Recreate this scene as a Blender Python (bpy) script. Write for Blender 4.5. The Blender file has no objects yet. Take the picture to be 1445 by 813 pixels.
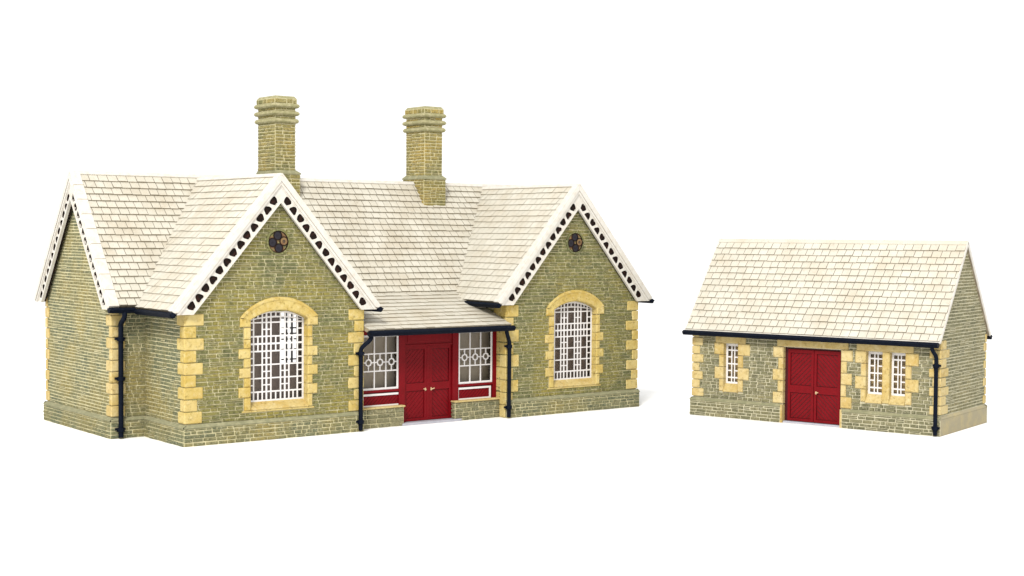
import bpy, bmesh, math, random
from mathutils import Matrix, Vector
random.seed(7)
rnd = random.random
def U(a, b): return a + (b - a) * random.random()

SC = bpy.context.scene
COL = SC.collection
S = 0.01                       # the models are authored in centimetres

# ------------------------------------------------------------------ materials
def lin(r, g, b):
    f = lambda c: (c/255/12.92) if c/255 <= .04045 else ((c/255+.055)/1.055)**2.4
    return (f(r), f(g), f(b))
class NT:
    def __init__(s, name):
        s.m = bpy.data.materials.new(name); s.m.use_nodes = True
        s.t = s.m.node_tree; s.b = s.t.nodes['Principled BSDF']
        tc = s.n('ShaderNodeTexCoord'); mp = s.n('ShaderNodeMapping')
        mp.inputs['Scale'].default_value = (100, 100, 100)
        s.l(tc.outputs['Object'], mp.inputs['Vector']); s.co = mp.outputs['Vector']
    def n(s, k): return s.t.nodes.new(k)
    def l(s, a, b): s.t.links.new(a, b)
    def noise(s, scale, detail=3, rough=.55, stretch=None):
        n = s.n('ShaderNodeTexNoise'); n.inputs['Scale'].default_value = scale
        n.inputs['Detail'].default_value = detail; n.inputs['Roughness'].default_value = rough
        if stretch:
            mp = s.n('ShaderNodeMapping'); mp.inputs['Scale'].default_value = stretch
            s.l(s.co, mp.inputs['Vector']); s.l(mp.outputs['Vector'], n.inputs['Vector'])
        else: s.l(s.co, n.inputs['Vector'])
        return n.outputs['Fac']
    def attr(s, name='rnd'):
        a = s.n('ShaderNodeAttribute'); a.attribute_name = name; return a.outputs['Fac']
    def ramp(s, fac, stops):
        r = s.n('ShaderNodeValToRGB'); e = r.color_ramp.elements
        while len(e) < len(stops): e.new(.5)
        for k, (p, c) in enumerate(stops):
            e[k].position = p; e[k].color = (*c, 1) if not isinstance(c, (int, float)) else (c, c, c, 1)
        s.l(fac, r.inputs['Fac']); return r.outputs['Color']
    def mix(s, fac, a, b, mode='MIX'):
        m = s.n('ShaderNodeMix'); m.data_type = 'RGBA'; m.blend_type = mode
        for k, x in ((0, fac), (6, a), (7, b)):
            if isinstance(x, (int, float)): m.inputs[k].default_value = x
            elif isinstance(x, tuple): m.inputs[k].default_value = (*x, 1)
            else: s.l(x, m.inputs[k])
        return m.outputs[2]
    def math(s, op, a, b=0.):
        m = s.n('ShaderNodeMath'); m.operation = op
        for k, x in ((0, a), (1, b)):
            if isinstance(x, (int, float)): m.inputs[k].default_value = x
            else: s.l(x, m.inputs[k])
        return m.outputs[0]
    def bump(s, h, strength=.4, dist=.0003):
        b = s.n('ShaderNodeBump'); b.inputs['Strength'].default_value = strength
        b.inputs['Distance'].default_value = dist
        s.l(h, b.inputs['Height']); s.l(b.outputs['Normal'], s.b.inputs['Normal'])
    def done(s, color, rough=.8, spec=.3):
        if isinstance(color, tuple): s.b.inputs['Base Color'].default_value = (*color, 1)
        else: s.l(color, s.b.inputs['Base Color'])
        if isinstance(rough, (int, float)): s.b.inputs['Roughness'].default_value = rough
        else: s.l(rough, s.b.inputs['Roughness'])
        s.b.inputs['Specular IOR Level'].default_value = spec
        return s.m
def dim(c, k): return tuple(x*k for x in c)

def mat_stone(name, cols, yellow, yamt, light):
    t = NT(name)
    r = t.attr()
    cols = [dim(x, .84) for x in cols]; light = dim(light, .92)
    c = t.ramp(r, [(0, cols[0]), (.4, cols[1]), (.75, cols[2]), (1, cols[3])])
    big = t.ramp(t.noise(.55, 3, .6), [(.44, 0.), (.66, 1.)])
    c = t.mix(t.math('MULTIPLY', big, yamt), c, yellow)
    fine = t.noise(9, 4, .7)
    c = t.mix(t.ramp(fine, [(.30, 0.8), (.52, 0.)]), c, dim(cols[0], .45))
    c = t.mix(t.ramp(t.noise(13, 3, .7), [(.54, 0.), (.74, .85)]), c, light)
    t.bump(t.noise(14, 4, .7), .8, .0004)
    return t.done(c, .85, .2)
def mat_mortar(name, a, b):
    t = NT(name)
    c = t.mix(t.ramp(t.noise(2.5, 5, .75), [(.32, 0.), (.66, 1.)]), dim(a, .80), dim(b, .95))
    t.bump(t.noise(16, 3, .7), .5, .0003)
    return t.done(c, .9, .2)

# light level over the table is well above 1, so the albedos are modest
OL = [(.120,.126,.056), (.155,.156,.060), (.182,.174,.064), (.222,.196,.074)]
M = {}
M['stone'] = mat_stone('olive_stone', OL, (.27,.215,.040), .62, (.42,.40,.22))
M['stone_grey'] = mat_stone('grey_green_stone', [(.125,.138,.080), (.158,.168,.092), (.188,.190,.098), (.228,.210,.108)], (.29,.22,.06), .62, (.42,.40,.27))
M['stone_buff'] = mat_stone('buff_grey_stone', [(.150,.146,.080), (.185,.178,.096), (.216,.203,.110), (.258,.233,.128)], (.29,.24,.11), .3, (.45,.42,.30))
M['stone_chim'] = mat_stone('chimney_stone', [(.18,.172,.070), (.225,.208,.082), (.265,.232,.090), (.31,.26,.105)], (.36,.25,.06), .6, (.46,.41,.23))
M['mortar'] = mat_mortar('pale_mortar', (.46,.42,.235), (.59,.535,.335))
M['mortar_buff'] = mat_mortar('buff_mortar', (.44,.41,.275), (.56,.52,.37))
def mat_sand(name, base, deep, pale):
    t = NT(name)
    c = t.mix(t.ramp(t.noise(1.6, 4, .65), [(.38, 0.), (.66, 1.)]), base, deep)
    c = t.mix(t.math('MULTIPLY', t.attr(), .35), c, pale)
    c = t.mix(t.ramp(t.noise(6, 4, .7), [(.5, 0.), (.78, .8)]), c, pale)
    c = t.mix(t.ramp(t.noise(8, 4, .75), [(.28, .9), (.46, 0.)]), c, dim(deep, .45))
    t.bump(t.noise(10, 4, .7), .5, .0003)
    return t.done(c, .75, .25)
M['sand'] = mat_sand('yellow_sandstone', (.46,.355,.115), (.375,.25,.042), (.56,.47,.25))
M['sand_pale'] = mat_sand('buff_sandstone', (.46,.36,.15), (.39,.265,.07), (.56,.47,.27))
M['sand_joint'] = mat_mortar('sandstone_joint', (.20,.14,.045), (.28,.20,.08))
def mat_tile(name, a, b, stain, samt):
    t = NT(name)
    c = t.mix(t.attr(), a, b)
    c = t.mix(t.ramp(t.noise(.8, 4, .65), [(.42, 0.), (.74, samt)]), c, stain)
    c = t.mix(t.ramp(t.noise(5, 4, .75), [(.28, .4), (.42, 0.)]), c, dim(stain, .62))
    t.bump(t.noise(9, 4, .7), .35, .0003)
    return t.done(c, .6, .3)
M['tile'] = mat_tile('cream_tile', (.470,.445,.375), (.515,.489,.420), (.385,.33,.24), .7)
M['tile_b'] = mat_tile('cream_tile_warm', (.480,.456,.388), (.525,.500,.432), (.42,.355,.255), .6)
M['edge'] = mat_tile('shaded_grimy_tile_edge', (.25,.22,.165), (.33,.295,.23), (.20,.16,.105), .6)  # tile step faces: grime wash, with shade under each course painted into the colour
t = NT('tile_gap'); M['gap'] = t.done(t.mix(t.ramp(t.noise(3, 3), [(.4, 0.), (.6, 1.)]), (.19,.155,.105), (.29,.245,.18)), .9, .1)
def mat_paint(name, c, c2, rough, ns=5, spec=.4, bs=.15):
    t = NT(name)
    n = t.noise(ns, 4, .65)
    cc = t.mix(t.ramp(n, [(.45, 0.), (.75, 1.)]), c, c2)
    t.bump(t.noise(ns*2.5, 3), bs, .0002)
    return t.done(cc, rough, spec)
M['white'] = mat_paint('cream_white_paint', (.545,.522,.475), (.475,.43,.36), .5)
M['lattice'] = mat_paint('white_plastic', (.62,.60,.59), (.58,.56,.55), .4)
M['red'] = mat_paint('dark_red_paint', (.148,.0028,.0060), (.118,.0025,.0045), .40, 4, .10)
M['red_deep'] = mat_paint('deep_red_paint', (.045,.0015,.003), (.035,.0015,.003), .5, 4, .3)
M['black'] = mat_paint('blue_black_paint', (.003,.005,.011), (.006,.009,.017), .5, 6, .05, .4)
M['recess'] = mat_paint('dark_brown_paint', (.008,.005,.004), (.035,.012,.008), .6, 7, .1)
M['brass'] = mat_paint('pale_gold_paint', (.55,.42,.24), (.45,.33,.16), .35, 6, .5)
M['brown_card'] = mat_paint('brown_card', (.20,.158,.134), (.235,.185,.155), .8, 1.5, .2)
M['beige_card'] = mat_paint('beige_card', (.30,.255,.195), (.36,.31,.245), .8, .8, .2)
M['ochre_card'] = mat_paint('ochre_card', (.26,.18,.08), (.34,.24,.10), .8, 1.5, .2)
M['cement'] = mat_paint('grey_cement', (.30,.265,.175), (.40,.33,.175), .85, 2.2, .2, .6)
M['step'] = mat_paint('pale_grey_step', (.36,.36,.40), (.30,.30,.34), .7, 4, .2)
M['plinth_top'] = mat_paint('plinth_weathering', (.205,.20,.118), (.31,.29,.175), .85, 5, .2, .5)
M['ring'] = mat_paint('ring_stone', (.24,.225,.115), (.40,.36,.22), .85, 6, .2, .6)
M['tan'] = mat_paint('tan_painted_stone', (.20,.125,.055), (.11,.05,.028), .7, 5, .2)
t = NT('pot_iron'); M['iron'] = t.done((.012,.010,.016), .5, .3)
t = NT('window_glazing')
tr = t.n('ShaderNodeBsdfTransparent'); gl = t.n('ShaderNodeBsdfGlossy'); mx = t.n('ShaderNodeMixShader'); fr = t.n('ShaderNodeFresnel')
tr.inputs['Color'].default_value = (.95,.94,.92,1); gl.inputs['Roughness'].default_value = .06; fr.inputs['IOR'].default_value = 1.3
t.l(fr.outputs[0], mx.inputs[0]); t.l(tr.outputs[0], mx.inputs[1]); t.l(gl.outputs[0], mx.inputs[2])
t.l(mx.outputs[0], t.n('ShaderNodeOutputMaterial').inputs[0])
out = [n for n in t.t.nodes if n.type == 'OUTPUT_MATERIAL']
t.t.nodes.remove(out[0]); M['glass'] = t.m
t = NT('white_table'); M['table'] = t.done((.93,.93,.93), .6, .2)

# ------------------------------------------------------------------ mesh building
class MB:
    def __init__(s): s.v = []; s.f = []; s.mi = []; s.r = []; s.sm = []
    def add(s, vs, fs, mi=0, r=None, smooth=False):
        o = len(s.v); s.v += [tuple(x) for x in vs]
        if r is None: r = rnd()
        for f in fs:
            s.f.append(tuple(o+i for i in f)); s.mi.append(mi); s.r.append(r); s.sm.append(smooth)
    def build(s, name, mats, parent, bevel=0, label=None):
        me = bpy.data.meshes.new(name)
        me.from_pydata([(x*S, y*S, z*S) for x, y, z in s.v], [], s.f)
        if not isinstance(mats, (list, tuple)): mats = [mats]
        for m in mats: me.materials.append(M[m])
        me.polygons.foreach_set('material_index', s.mi)
        me.polygons.foreach_set('use_smooth', s.sm)
        a = me.attributes.new('rnd', 'FLOAT', 'FACE'); a.data.foreach_set('value', s.r)
        me.update()
        o = bpy.data.objects.new(name, me); COL.objects.link(o); o.parent = parent
        if bevel:
            b = o.modifiers.new('bevel', 'BEVEL'); b.width = bevel*S; b.segments = 2
            b.limit_method = 'ANGLE'; b.angle_limit = math.radians(40)
        if label: o['label'] = label
        return o
    # a block whose eight corners run through frame F(u, z, d); d grows outward from the wall
    def block(s, F, u0, u1, z0, z1, d0, d1, mi=0, r=None, c=0., j=0.):
        q = lambda: U(-j, j) if j else 0.
        if c:
            vs = [F(u0,z0,d0), F(u1,z0,d0), F(u1,z1,d0), F(u0,z1,d0),
                  F(u0,z0,d1-c), F(u1,z0,d1-c), F(u1,z1,d1-c), F(u0,z1,d1-c),
                  F(u0+c+q(),z0+c+q(),d1+q()), F(u1-c+q(),z0+c+q(),d1+q()), F(u1-c+q(),z1-c+q(),d1+q()), F(u0+c+q(),z1-c+q(),d1+q())]
            fs = [(0,1,5,4),(1,2,6,5),(2,3,7,6),(3,0,4,7),(4,5,9,8),(5,6,10,9),(6,7,11,10),(7,4,8,11),(8,9,10,11),(3,2,1,0)]
        else:
            vs = [F(u0,z0,d0), F(u1,z0,d0), F(u1,z1,d0), F(u0,z1,d0), F(u0,z0,d1), F(u1,z0,d1), F(u1,z1,d1), F(u0,z1,d1)]
            fs = [(0,1,5,4),(1,2,6,5),(2,3,7,6),(3,0,4,7),(4,5,6,7),(3,2,1,0)]
        s.add(vs, fs, mi, r)
    def prism(s, F, pts, d0, d1, mi=0, r=None):
        n = len(pts)
        vs = [F(u,z,d0) for u,z in pts] + [F(u,z,d1) for u,z in pts]
        fs = [tuple(range(n))[::-1], tuple(range(n, 2*n))] + [(i,(i+1)%n,n+(i+1)%n,n+i) for i in range(n)]
        s.add(vs, fs, mi, r)
    def brick(s, F, u0, u1, z0, z1, h, c, mi=0, g=.0125):
        q = lambda k: U(-k, k)
        hh = h*U(.82, 1.15)
        j = c*.55
        u0 += g*U(.7,1.4); u1 -= g*U(.7,1.4); z0 += g*U(.7,1.4); z1 -= g*U(.7,1.4)
        vs = [F(u0,z0,0), F(u1,z0,0), F(u1,z1,0), F(u0,z1,0),
              F(u0+c+q(j),z0+c+q(j),hh*U(.88,1.1)), F(u1-c+q(j),z0+c+q(j),hh*U(.88,1.1)), F(u1-c+q(j),z1-c+q(j),hh), F(u0+c+q(j),z1-c+q(j),hh)]
        s.add(vs, [(4,5,6,7),(0,1,5,4),(1,2,6,5),(2,3,7,6),(3,0,4,7)], mi)
    def tube(s, pts, rad, n=10, mi=0):
        pts = [Vector(p) for p in pts]; rings = []
        for i, p in enumerate(pts):
            d = (pts[min(i+1,len(pts)-1)] - pts[max(i-1,0)]).normalized()
            a = d.orthogonal().normalized() if abs(d.z) < .9 else Vector((1,0,0))
            a = (a - d*a.dot(d)).normalized(); b = d.cross(a)
            rings.append([p + (a*math.cos(2*math.pi*k/n) + b*math.sin(2*math.pi*k/n))*rad for k in range(n)])
        # keep the rings from twisting
        for i in range(1, len(rings)):
            best = min(range(n), key=lambda o: sum((rings[i][(k+o)%n]-rings[i-1][k]).length for k in range(n)))
            rings[i] = [rings[i][(k+best)%n] for k in range(n)]
        vs = [v for r in rings for v in r]
        fs = [(i*n+k, i*n+(k+1)%n, (i+1)*n+(k+1)%n, (i+1)*n+k) for i in range(len(pts)-1) for k in range(n)]
        s.add(vs, fs, mi, smooth=True)
        m = len(pts)-1
        s.add(rings[0], [tuple(range(n))[::-1]], mi); s.add(rings[m], [tuple(range(n))], mi)
def Ffront(y0): return lambda u, z, d: (u, y0-d, z)
def Fback(y0): return lambda u, z, d: (u, y0+d, z)
def Fleft(x0): return lambda u, z, d: (x0-d, u, z)
def Fright(x0): return lambda u, z, d: (x0+d, u, z)
def BOX(x, z, d): return (x, d, z)            # block(BOX, x0, x1, z0, z1, y0, y1)

def sub(iv, a, b):
    o = []
    for p, q in iv:
        if b <= p or a >= q: o.append((p, q))
        else:
            if a > p: o.append((p, a))
            if b < q: o.append((b, q))
    return o
def sheet(mb, F, u0, u1, z0, top, breaks=(), holes=(), mi=0):
    """mortar face of a wall, outer and inner leaf, with openings"""
    us = sorted({u0, u1, *[b for b in breaks if u0 < b < u1], *[h[k] for h in holes for k in (0, 1)]})
    for a, b in zip(us, us[1:]):
        m = (a+b)/2; cut = sorted([(h[2], h[3]) for h in holes if h[0] < m < h[1]])
        lo = z0; segs = []
        for p, q in cut: segs.append((lo, lo, p, p)); lo = q
        segs.append((lo, lo, top(a), top(b)))
        for la, lb, ta, tb in segs:
            for d in (0, -.22):
                mb.add([F(a,la,d), F(b,lb,d), F(b,tb,d), F(a,ta,d)], [(0,1,2,3)], mi)
def stones(mb, F, u0, u1, z0, z1, span=None, holes=(), row=(.112,.146), ln=(.17,.46), h=.036, c=.013, mi=1, g=.0145):
    z = z0
    while z < z1-.03:
        hh = min(U(*row), z1-z)
        if z1-(z+hh) < .05: hh = z1-z
        a0, a1 = u0, u1
        if span:
            sp = span(z+hh); a0, a1 = max(u0, sp[0]), min(u1, sp[1])
        iv = [(a0, a1)] if a1-a0 > .05 else []
        for H in holes:
            if z+hh > H[2] and z < H[3]: iv = sub(iv, H[0], H[1])
        for p, q in iv:
            u = p
            while u < q-.02:
                L = U(*ln)
                if rnd() < .12: L *= 1.5
                if q-(u+L) < ln[0]*.7: L = q-u
                w = U(-.012, .012)
                if rnd() < .07 and hh > .11:          # two thin stones in one course
                    mb.brick(F, u, u+L, z, z+hh*.52, h, c*.8, mi, g*.8); mb.brick(F, u, u+L, z+hh*.52, z+hh, h, c*.8, mi, g*.8)
                else:
                    mb.brick(F, u, u+L, z+w*.4, z+hh+w*.4, h, c, mi, g)
                u += L
        z += hh
def wall(F, u0, u1, z0, z1, span=None, top=None, breaks=(), holes=(), mb=None, **k):
    mb = mb or MB()
    sheet(mb, F, u0, u1, 0, top or (lambda u: z1), breaks, holes)
    stones(mb, F, u0, u1, z0, z1, span, holes, **k)
    return mb
def quoin(mb, corner, sx, sy, z0, z1, hgt, wide, narrow, first_wide=True):
    """blocks stacked on a corner; sx, sy point along the two faces from the corner"""
    n = max(1, round((z1-z0)/hgt)); hgt = (z1-z0)/n; x, y = corner; pr = .058
    for k in range(n):
        w = wide if (k % 2 == 0) == first_wide else narrow
        a = w[0]*U(.92, 1.06); b = w[1]*U(.92, 1.06)
        xs = sorted((x-sx*pr*U(.9,1.25), x+sx*a)); ys = sorted((y-sy*pr, y+sy*b))
        box_c(mb, xs[0], xs[1], ys[0], ys[1], z0+k*hgt+.010, z0+(k+1)*hgt-.010, .028)
def box_c(mb, x0, x1, y0, y1, z0, z1, c, mi=0, r=None):
    """box with all twelve edges chamfered (corner vertices tripled)"""
    vs = []; idx = {}
    for ix, X in enumerate((x0, x1)):
        for iy, Y in enumerate((y0, y1)):
            for iz, Z in enumerate((z0, z1)):
                sx, sy, sz = (c if ix == 0 else -c), (c if iy == 0 else -c), (c if iz == 0 else -c)
                for k, p in enumerate(((X, Y+sy, Z+sz), (X+sx, Y, Z+sz), (X+sx, Y+sy, Z))):
                    idx[ix,iy,iz,k] = len(vs); vs.append(p)
    g = lambda *a: idx[a]; fs = []
    for i in (0, 1):
        fs.append((g(i,0,0,0), g(i,1,0,0), g(i,1,1,0), g(i,0,1,0)))
        fs.append((g(0,i,0,1), g(1,i,0,1), g(1,i,1,1), g(0,i,1,1)))
        fs.append((g(0,0,i,2), g(1,0,i,2), g(1,1,i,2), g(0,1,i,2)))
    for a in (0, 1):
        for b in (0, 1):
            fs.append((g(a,b,0,0), g(a,b,1,0), g(a,b,1,1), g(a,b,0,1)))
            fs.append((g(a,0,b,0), g(a,1,b,0), g(a,1,b,2), g(a,0,b,2)))
            fs.append((g(0,a,b,1), g(1,a,b,1), g(1,a,b,2), g(0,a,b,2)))
            for d in (0, 1): fs.append((g(a,b,d,0), g(a,b,d,1), g(a,b,d,2)))
    mb.add(vs, fs, mi, r)

def tiles(mb, F, rows, rh, span, tw=.44, mi=0, lift=.05, gap=.011, s0=0.):
    """courses of overlapping tiles; F(u, s, d): along the eave, up the slope, out of it"""
    for k in range(rows):
        a = s0+k*rh; b = a+rh*1.0
        u0, u1 = span(a+rh*.5)
        if u1-u0 < .05: continue
        u = u0 - tw*((k % 2)*.5 + U(-.10, .10)) - tw*.2
        while u < u1:
            w = tw*U(.92, 1.08)
            p, q = max(u+gap, u0), min(u+w-gap, u1)
            if q-p > .03:
                l0 = lift*U(.82, 1.2); l1 = .012; x = U(-.008, .008)
                vs = [F(p,a+x,0), F(q,a+x,0), F(p,a+x,l0), F(q,a+x,l0), F(q,b+.012,l1), F(p,b+.012,l1), F(q,b+.012,-.01), F(p,b+.012,-.01)]
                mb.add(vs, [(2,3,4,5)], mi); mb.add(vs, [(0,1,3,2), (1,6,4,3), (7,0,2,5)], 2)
            u += w
def clip(poly, n, c):
    o = []
    for i in range(len(poly)):
        a, b = poly[i], poly[(i+1) % len(poly)]
        da, db = a[0]*n[0]+a[1]*n[1]-c, b[0]*n[0]+b[1]*n[1]-c
        if da <= 0: o.append(a)
        if da*db < 0:
            t = da/(da-db); o.append((a[0]+(b[0]-a[0])*t, a[1]+(b[1]-a[1])*t))
    return o
def diagonal_boards(mb, F, u0, u1, z0, z1, d0, d1, sgn, pitch=.125, gap=.018, mi=0):
    r = math.sqrt(.5); n = (r, -r*sgn)                    # boards run along (1, sgn)
    cs = [u*n[0]+z*n[1] for u in (u0, u1) for z in (z0, z1)]
    c = min(cs)
    while c < max(cs):
        p = [(u0,z0), (u1,z0), (u1,z1), (u0,z1)]
        p = clip(p, n, c+pitch-gap)
        if len(p) > 2: p = clip(p, (-n[0], -n[1]), -c)
        if len(p) > 2: mb.prism(F, p, d0, d1, mi)
        c += pitch
def lattice(mb, F, us, zs, solid, d0, d1, warp=None, mi=0):
    """flat grille: cells (i, j) of the grid us x zs are solid or open"""
    W = warp or (lambda u, z: (u, z)); nu, nz = len(us)-1, len(zs)-1
    sol = [[solid(i, j) for j in range(nz)] for i in range(nu)]
    def P(i, j, d):
        u, z = W(us[i], zs[j]); return F(u, z, d)
    for i in range(nu):
        for j in range(nz):
            if not sol[i][j]: continue
            mb.add([P(i,j,d1), P(i+1,j,d1), P(i+1,j+1,d1), P(i,j+1,d1)], [(0,1,2,3)], mi)
            mb.add([P(i,j,d0), P(i+1,j,d0), P(i+1,j+1,d0), P(i,j+1,d0)], [(3,2,1,0)], mi)
            for di, dj, e in ((-1,0,((i,j),(i,j+1))), (1,0,((i+1,j),(i+1,j+1))), (0,-1,((i,j),(i+1,j))), (0,1,((i,j+1),(i+1,j+1)))):
                a, b = i+di, j+dj
                if not (0 <= a < nu and 0 <= b < nz) or not sol[a][b]:
                    mb.add([P(*e[0],d0), P(*e[1],d0), P(*e[1],d1), P(*e[0],d1)], [(0,1,2,3)], mi)
def cum(a, xs, total=None):
    k = (total/sum(xs)) if total else 1; o = [a]
    for x in xs: o.append(o[-1]+x*k)
    return o
def empty(name, loc, rz, label, cat):
    e = bpy.data.objects.new(name, None); COL.objects.link(e)
    e.location = (loc[0]*S, loc[1]*S, 0); e.rotation_euler = (0, 0, rz); e.empty_display_size = .02
    e['label'] = label; e['category'] = cat
    return e
def disc(mb, F, u, z, r, d, n=24, mi=0, r0=0, d2=None):
    """disc, or ring with thickness when r0 > 0"""
    if r0:
        d2 = d if d2 is None else d2
        vs = []
        for k in range(n):
            c, s_ = math.cos(2*math.pi*k/n), math.sin(2*math.pi*k/n)
            vs += [F(u+r*c,z+r*s_,d), F(u+r0*c,z+r0*s_,d), F(u+r*c,z+r*s_,d2), F(u+r0*c,z+r0*s_,d2)]
        fs = []
        for k in range(n):
            a, b = 4*k, 4*((k+1) % n)
            fs += [(a,b,b+1,a+1), (a,b,b+2,a+2), (a+1,b+1,b+3,a+3), (a+2,b+2,b+3,a+3)]
        mb.add(vs, fs, mi)
    else:
        mb.add([F(u+r*math.cos(2*math.pi*k/n), z+r*math.sin(2*math.pi*k/n), d) for k in range(n)], [tuple(range(n))], mi)

# ================================================================== the long building
AX, AY, AR = -10.6667, 47.7197, .6607
XM, W1, PY, DY = -1.1996, 6.7658, 3.1422, 9.203
XE = 20.0; X2 = XE-W1; YM = (PY+DY)/2
TP, ZP = .105, .71
OV, EV, ZR, ZE = .2738, .5507, 9.0228, 4.4719
O2, E2, ZR2, ZE2 = .3085, .4696, 9.1457, 4.5349
A = empty('station_building', (AX, AY), AR,
    'long model stone building with two steep front gables, two chimneys and a red porch', 'model building')

mslope = (ZR2-ZE2)/(YM-PY+E2)                       # main roof rise per unit depth
ymain = lambda z: PY-E2+(z-ZE2)/mslope
wslope = (ZR-ZE)/(W1/2+EV)
def wtop(xc): return lambda u: ZR-.14-abs(u-xc)*wslope
def wspan(xc): return lambda z: (xc-(ZR-.2-z)/wslope, xc+(ZR-.2-z)/wslope)
gtop = lambda u: ZR2-.14-abs(u-YM)*mslope
gspan = lambda z: (YM-(ZR2-.2-z)/mslope, YM+(ZR2-.2-z)/mslope)

# --- main block
mb = MB(); wall(Fleft(XM), PY, DY, ZP, ZR2-.3, gspan, gtop, (YM,), row=(.098,.122), ln=(.2,.6), h=.013, c=.008, g=.016, mb=mb)
mb.build('gable_wall', ['mortar', 'stone_grey'], A, label='left end wall of thin grey-green courses')
mb = wall(Ffront(PY), XM, 0, ZP, 4.75, ln=(.16,.4)); mb.build('front_wall', ['mortar', 'stone_grey'], A)
RH = (8.1, 10.0, 1.5, 3.9)
mb = wall(Fback(DY), XM, XE, ZP, 4.75, holes=[RH], ln=(.2,.6)); mb.build('rear_wall', ['mortar', 'stone_grey'], A)
mb = MB(); wall(Fright(XE), PY, DY, ZP, ZR2-.3, gspan, gtop, (YM,), mb=mb); mb.build('gable_wall', ['mortar', 'stone_grey'], A)

# --- gabled front wings
GX0, GX1, GZ0, GZT, GZS = 2.355, 4.545, 1.275, 4.395, 4.09
def wing_window(dx, parent, see):
    F = Ffront(0)
    dw = -.235
    w = bpy.data.objects.new('arched_window', None); COL.objects.link(w); w.parent = parent; w.empty_display_size = .005
    # stone surround
    mb = MB(); u0, u1 = GX0+dx, GX1+dx; xc = (u0+u1)/2
    z = .98+.30; k = 0
    hs = [.44, .36, .31, .34, .31, .34, .31, .40]
    zz = 1.03
    for k, h_ in enumerate(hs):
        wide = k % 2 == 1 and k < 7
        wl, wr = (.44, .40) if wide else (.24, .19)
        for (a, b) in ((u0-wl*U(.95,1.05), u0), (u1, u1+wr*U(.95,1.05))):
            mb.block(F, a, b, zz+.005, zz+h_-.005, dw-.12, .070, c=.03)
        zz += h_
    # hood: arch in voussoirs, wider than the jambs
    def arc(hw, zs, rise, f):          # f from -1 to 1
        R = (hw*hw+rise*rise)/(2*rise); x = hw*f
        return xc+x, zs+rise-R+math.sqrt(max(R*R-x*x, 0))
    n = 16; fs_ = [-1+2*i/n for i in range(n+1)]
    inn = [arc(1.10, GZS+.005, .305, f) for f in fs_]; outr = [arc(1.52, 4.16, .70, f*.985) for f in fs_]
    lerp = lambda p_, q_, f: (p_[0]+(q_[0]-p_[0])*f, p_[1]+(q_[1]-p_[1])*f)
    prof_ = [(0, dw-.1), (0, .045), (.10, .075), (.72, .085), (.78, .105), (.94, .105), (1, .06), (1, dw-.1)]
    vs = [F(*lerp(inn[i], outr[i], f), d) for i in range(n+1) for f, d in prof_]; m_ = len(prof_)
    mb.add(vs, [(m_*i+k_, m_*i+k_+1, m_*(i+1)+k_+1, m_*(i+1)+k_) for i in range(n) for k_ in range(m_-1)], r=.3)
    for s_ in (-1, 1):
        a = sorted((xc+s_*1.10, xc+s_*1.50))
        mb.block(F, a[0], a[1], 3.86, 4.17, dw-.1, .085, c=.035)
    mb.block(F, u0-.33, u1+.28, .965, 1.028, -.1, .05, c=.02)
    mb.build('stone_surround', ['sand'], w, bevel=.012)
    # sloping sill
    mb = MB()
    prof = [(-.02,1.03), (.055,1.03), (.055,1.085), (.03,1.11), (dw+.0,1.285), (dw-.12,1.285), (dw-.12,1.03)]
    a, b = u0+.004, u1-.004
    vs = [(a, -d, z) for d, z in prof]+[(b, -d, z) for d, z in prof]; n = len(prof)
    mb.add(vs, [tuple(range(n)), tuple(range(n, 2*n))[::-1]]+[(i, (i+1) % n, n+(i+1) % n, n+i) for i in range(n)])
    mb.build('window_sill', ['sand_pale'], w, bevel=.02)
    # grille
    cw = ['f','c','b','P','b','c','m','c','b','P','b','c','m','c','b','P','b','c','f']
    ww = [.065,.145,.05,.26,.05,.095,.06,.105,.05,.30,.05,.10,.06,.095,.05,.26,.05,.145,.065]
    us = []; kinds = []; uu = cum(u0, ww, u1-u0)
    for k, t_ in enumerate(cw):                        # wide columns get a middle bar in the short rows
        a, b = uu[k], uu[k+1]
        if t_ == 'P':
            m = (a+b)/2; us += [a, m-.025, m+.025]; kinds += ['P','x','P']
        else: us.append(a); kinds.append(t_)
    us.append(u1)
    rk = ['f','S','b','h','y','h','b','h','y','h','b','h','y','h','b','S','t','S','b','h','y','h','b','v','b','a','f']
    rz = [.065,.235,.05,.18,.04,.18,.045,.18,.04,.18,.045,.18,.04,.18,.05,.19,.06,.19,.05,.185,.04,.185,.045]
    zs = cum(GZ0, rz, 4.0-GZ0)
    zs += [4.0+f*.395 for f in (.36,.50,.80,1.0)]
    def solid(i, j):
        c, r = kinds[i], rk[j]
        if c in 'fbm' or r in 'fbt': return True
        if c == 'x': return r in 'Sa'
        if r == 'y': return c == 'c'
        return False
    hw = (u1-u0)/2
    def warp(u, z):
        if z <= 4.0: return u, z
        R = (hw*hw+.30**2)/(.60); x = u-xc
        top = GZS+.30-R+math.sqrt(max(R*R-x*x, 0))
        return u, 4.0+(z-4.0)/.395*(top-4.0)
    mb = MB(); lattice(mb, F, us, zs, solid, dw-.014, dw, warp)
    mb.build('lattice_frame', ['lattice'], w)
    mb = MB(); mb.add([F(u0,GZ0,dw-.03), F(u1,GZ0,dw-.03), F(u1,4.4,dw-.03), F(u0,4.4,dw-.03)], [(0,1,2,3)])
    mb.build('window_pane', ['glass'], w)
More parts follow.
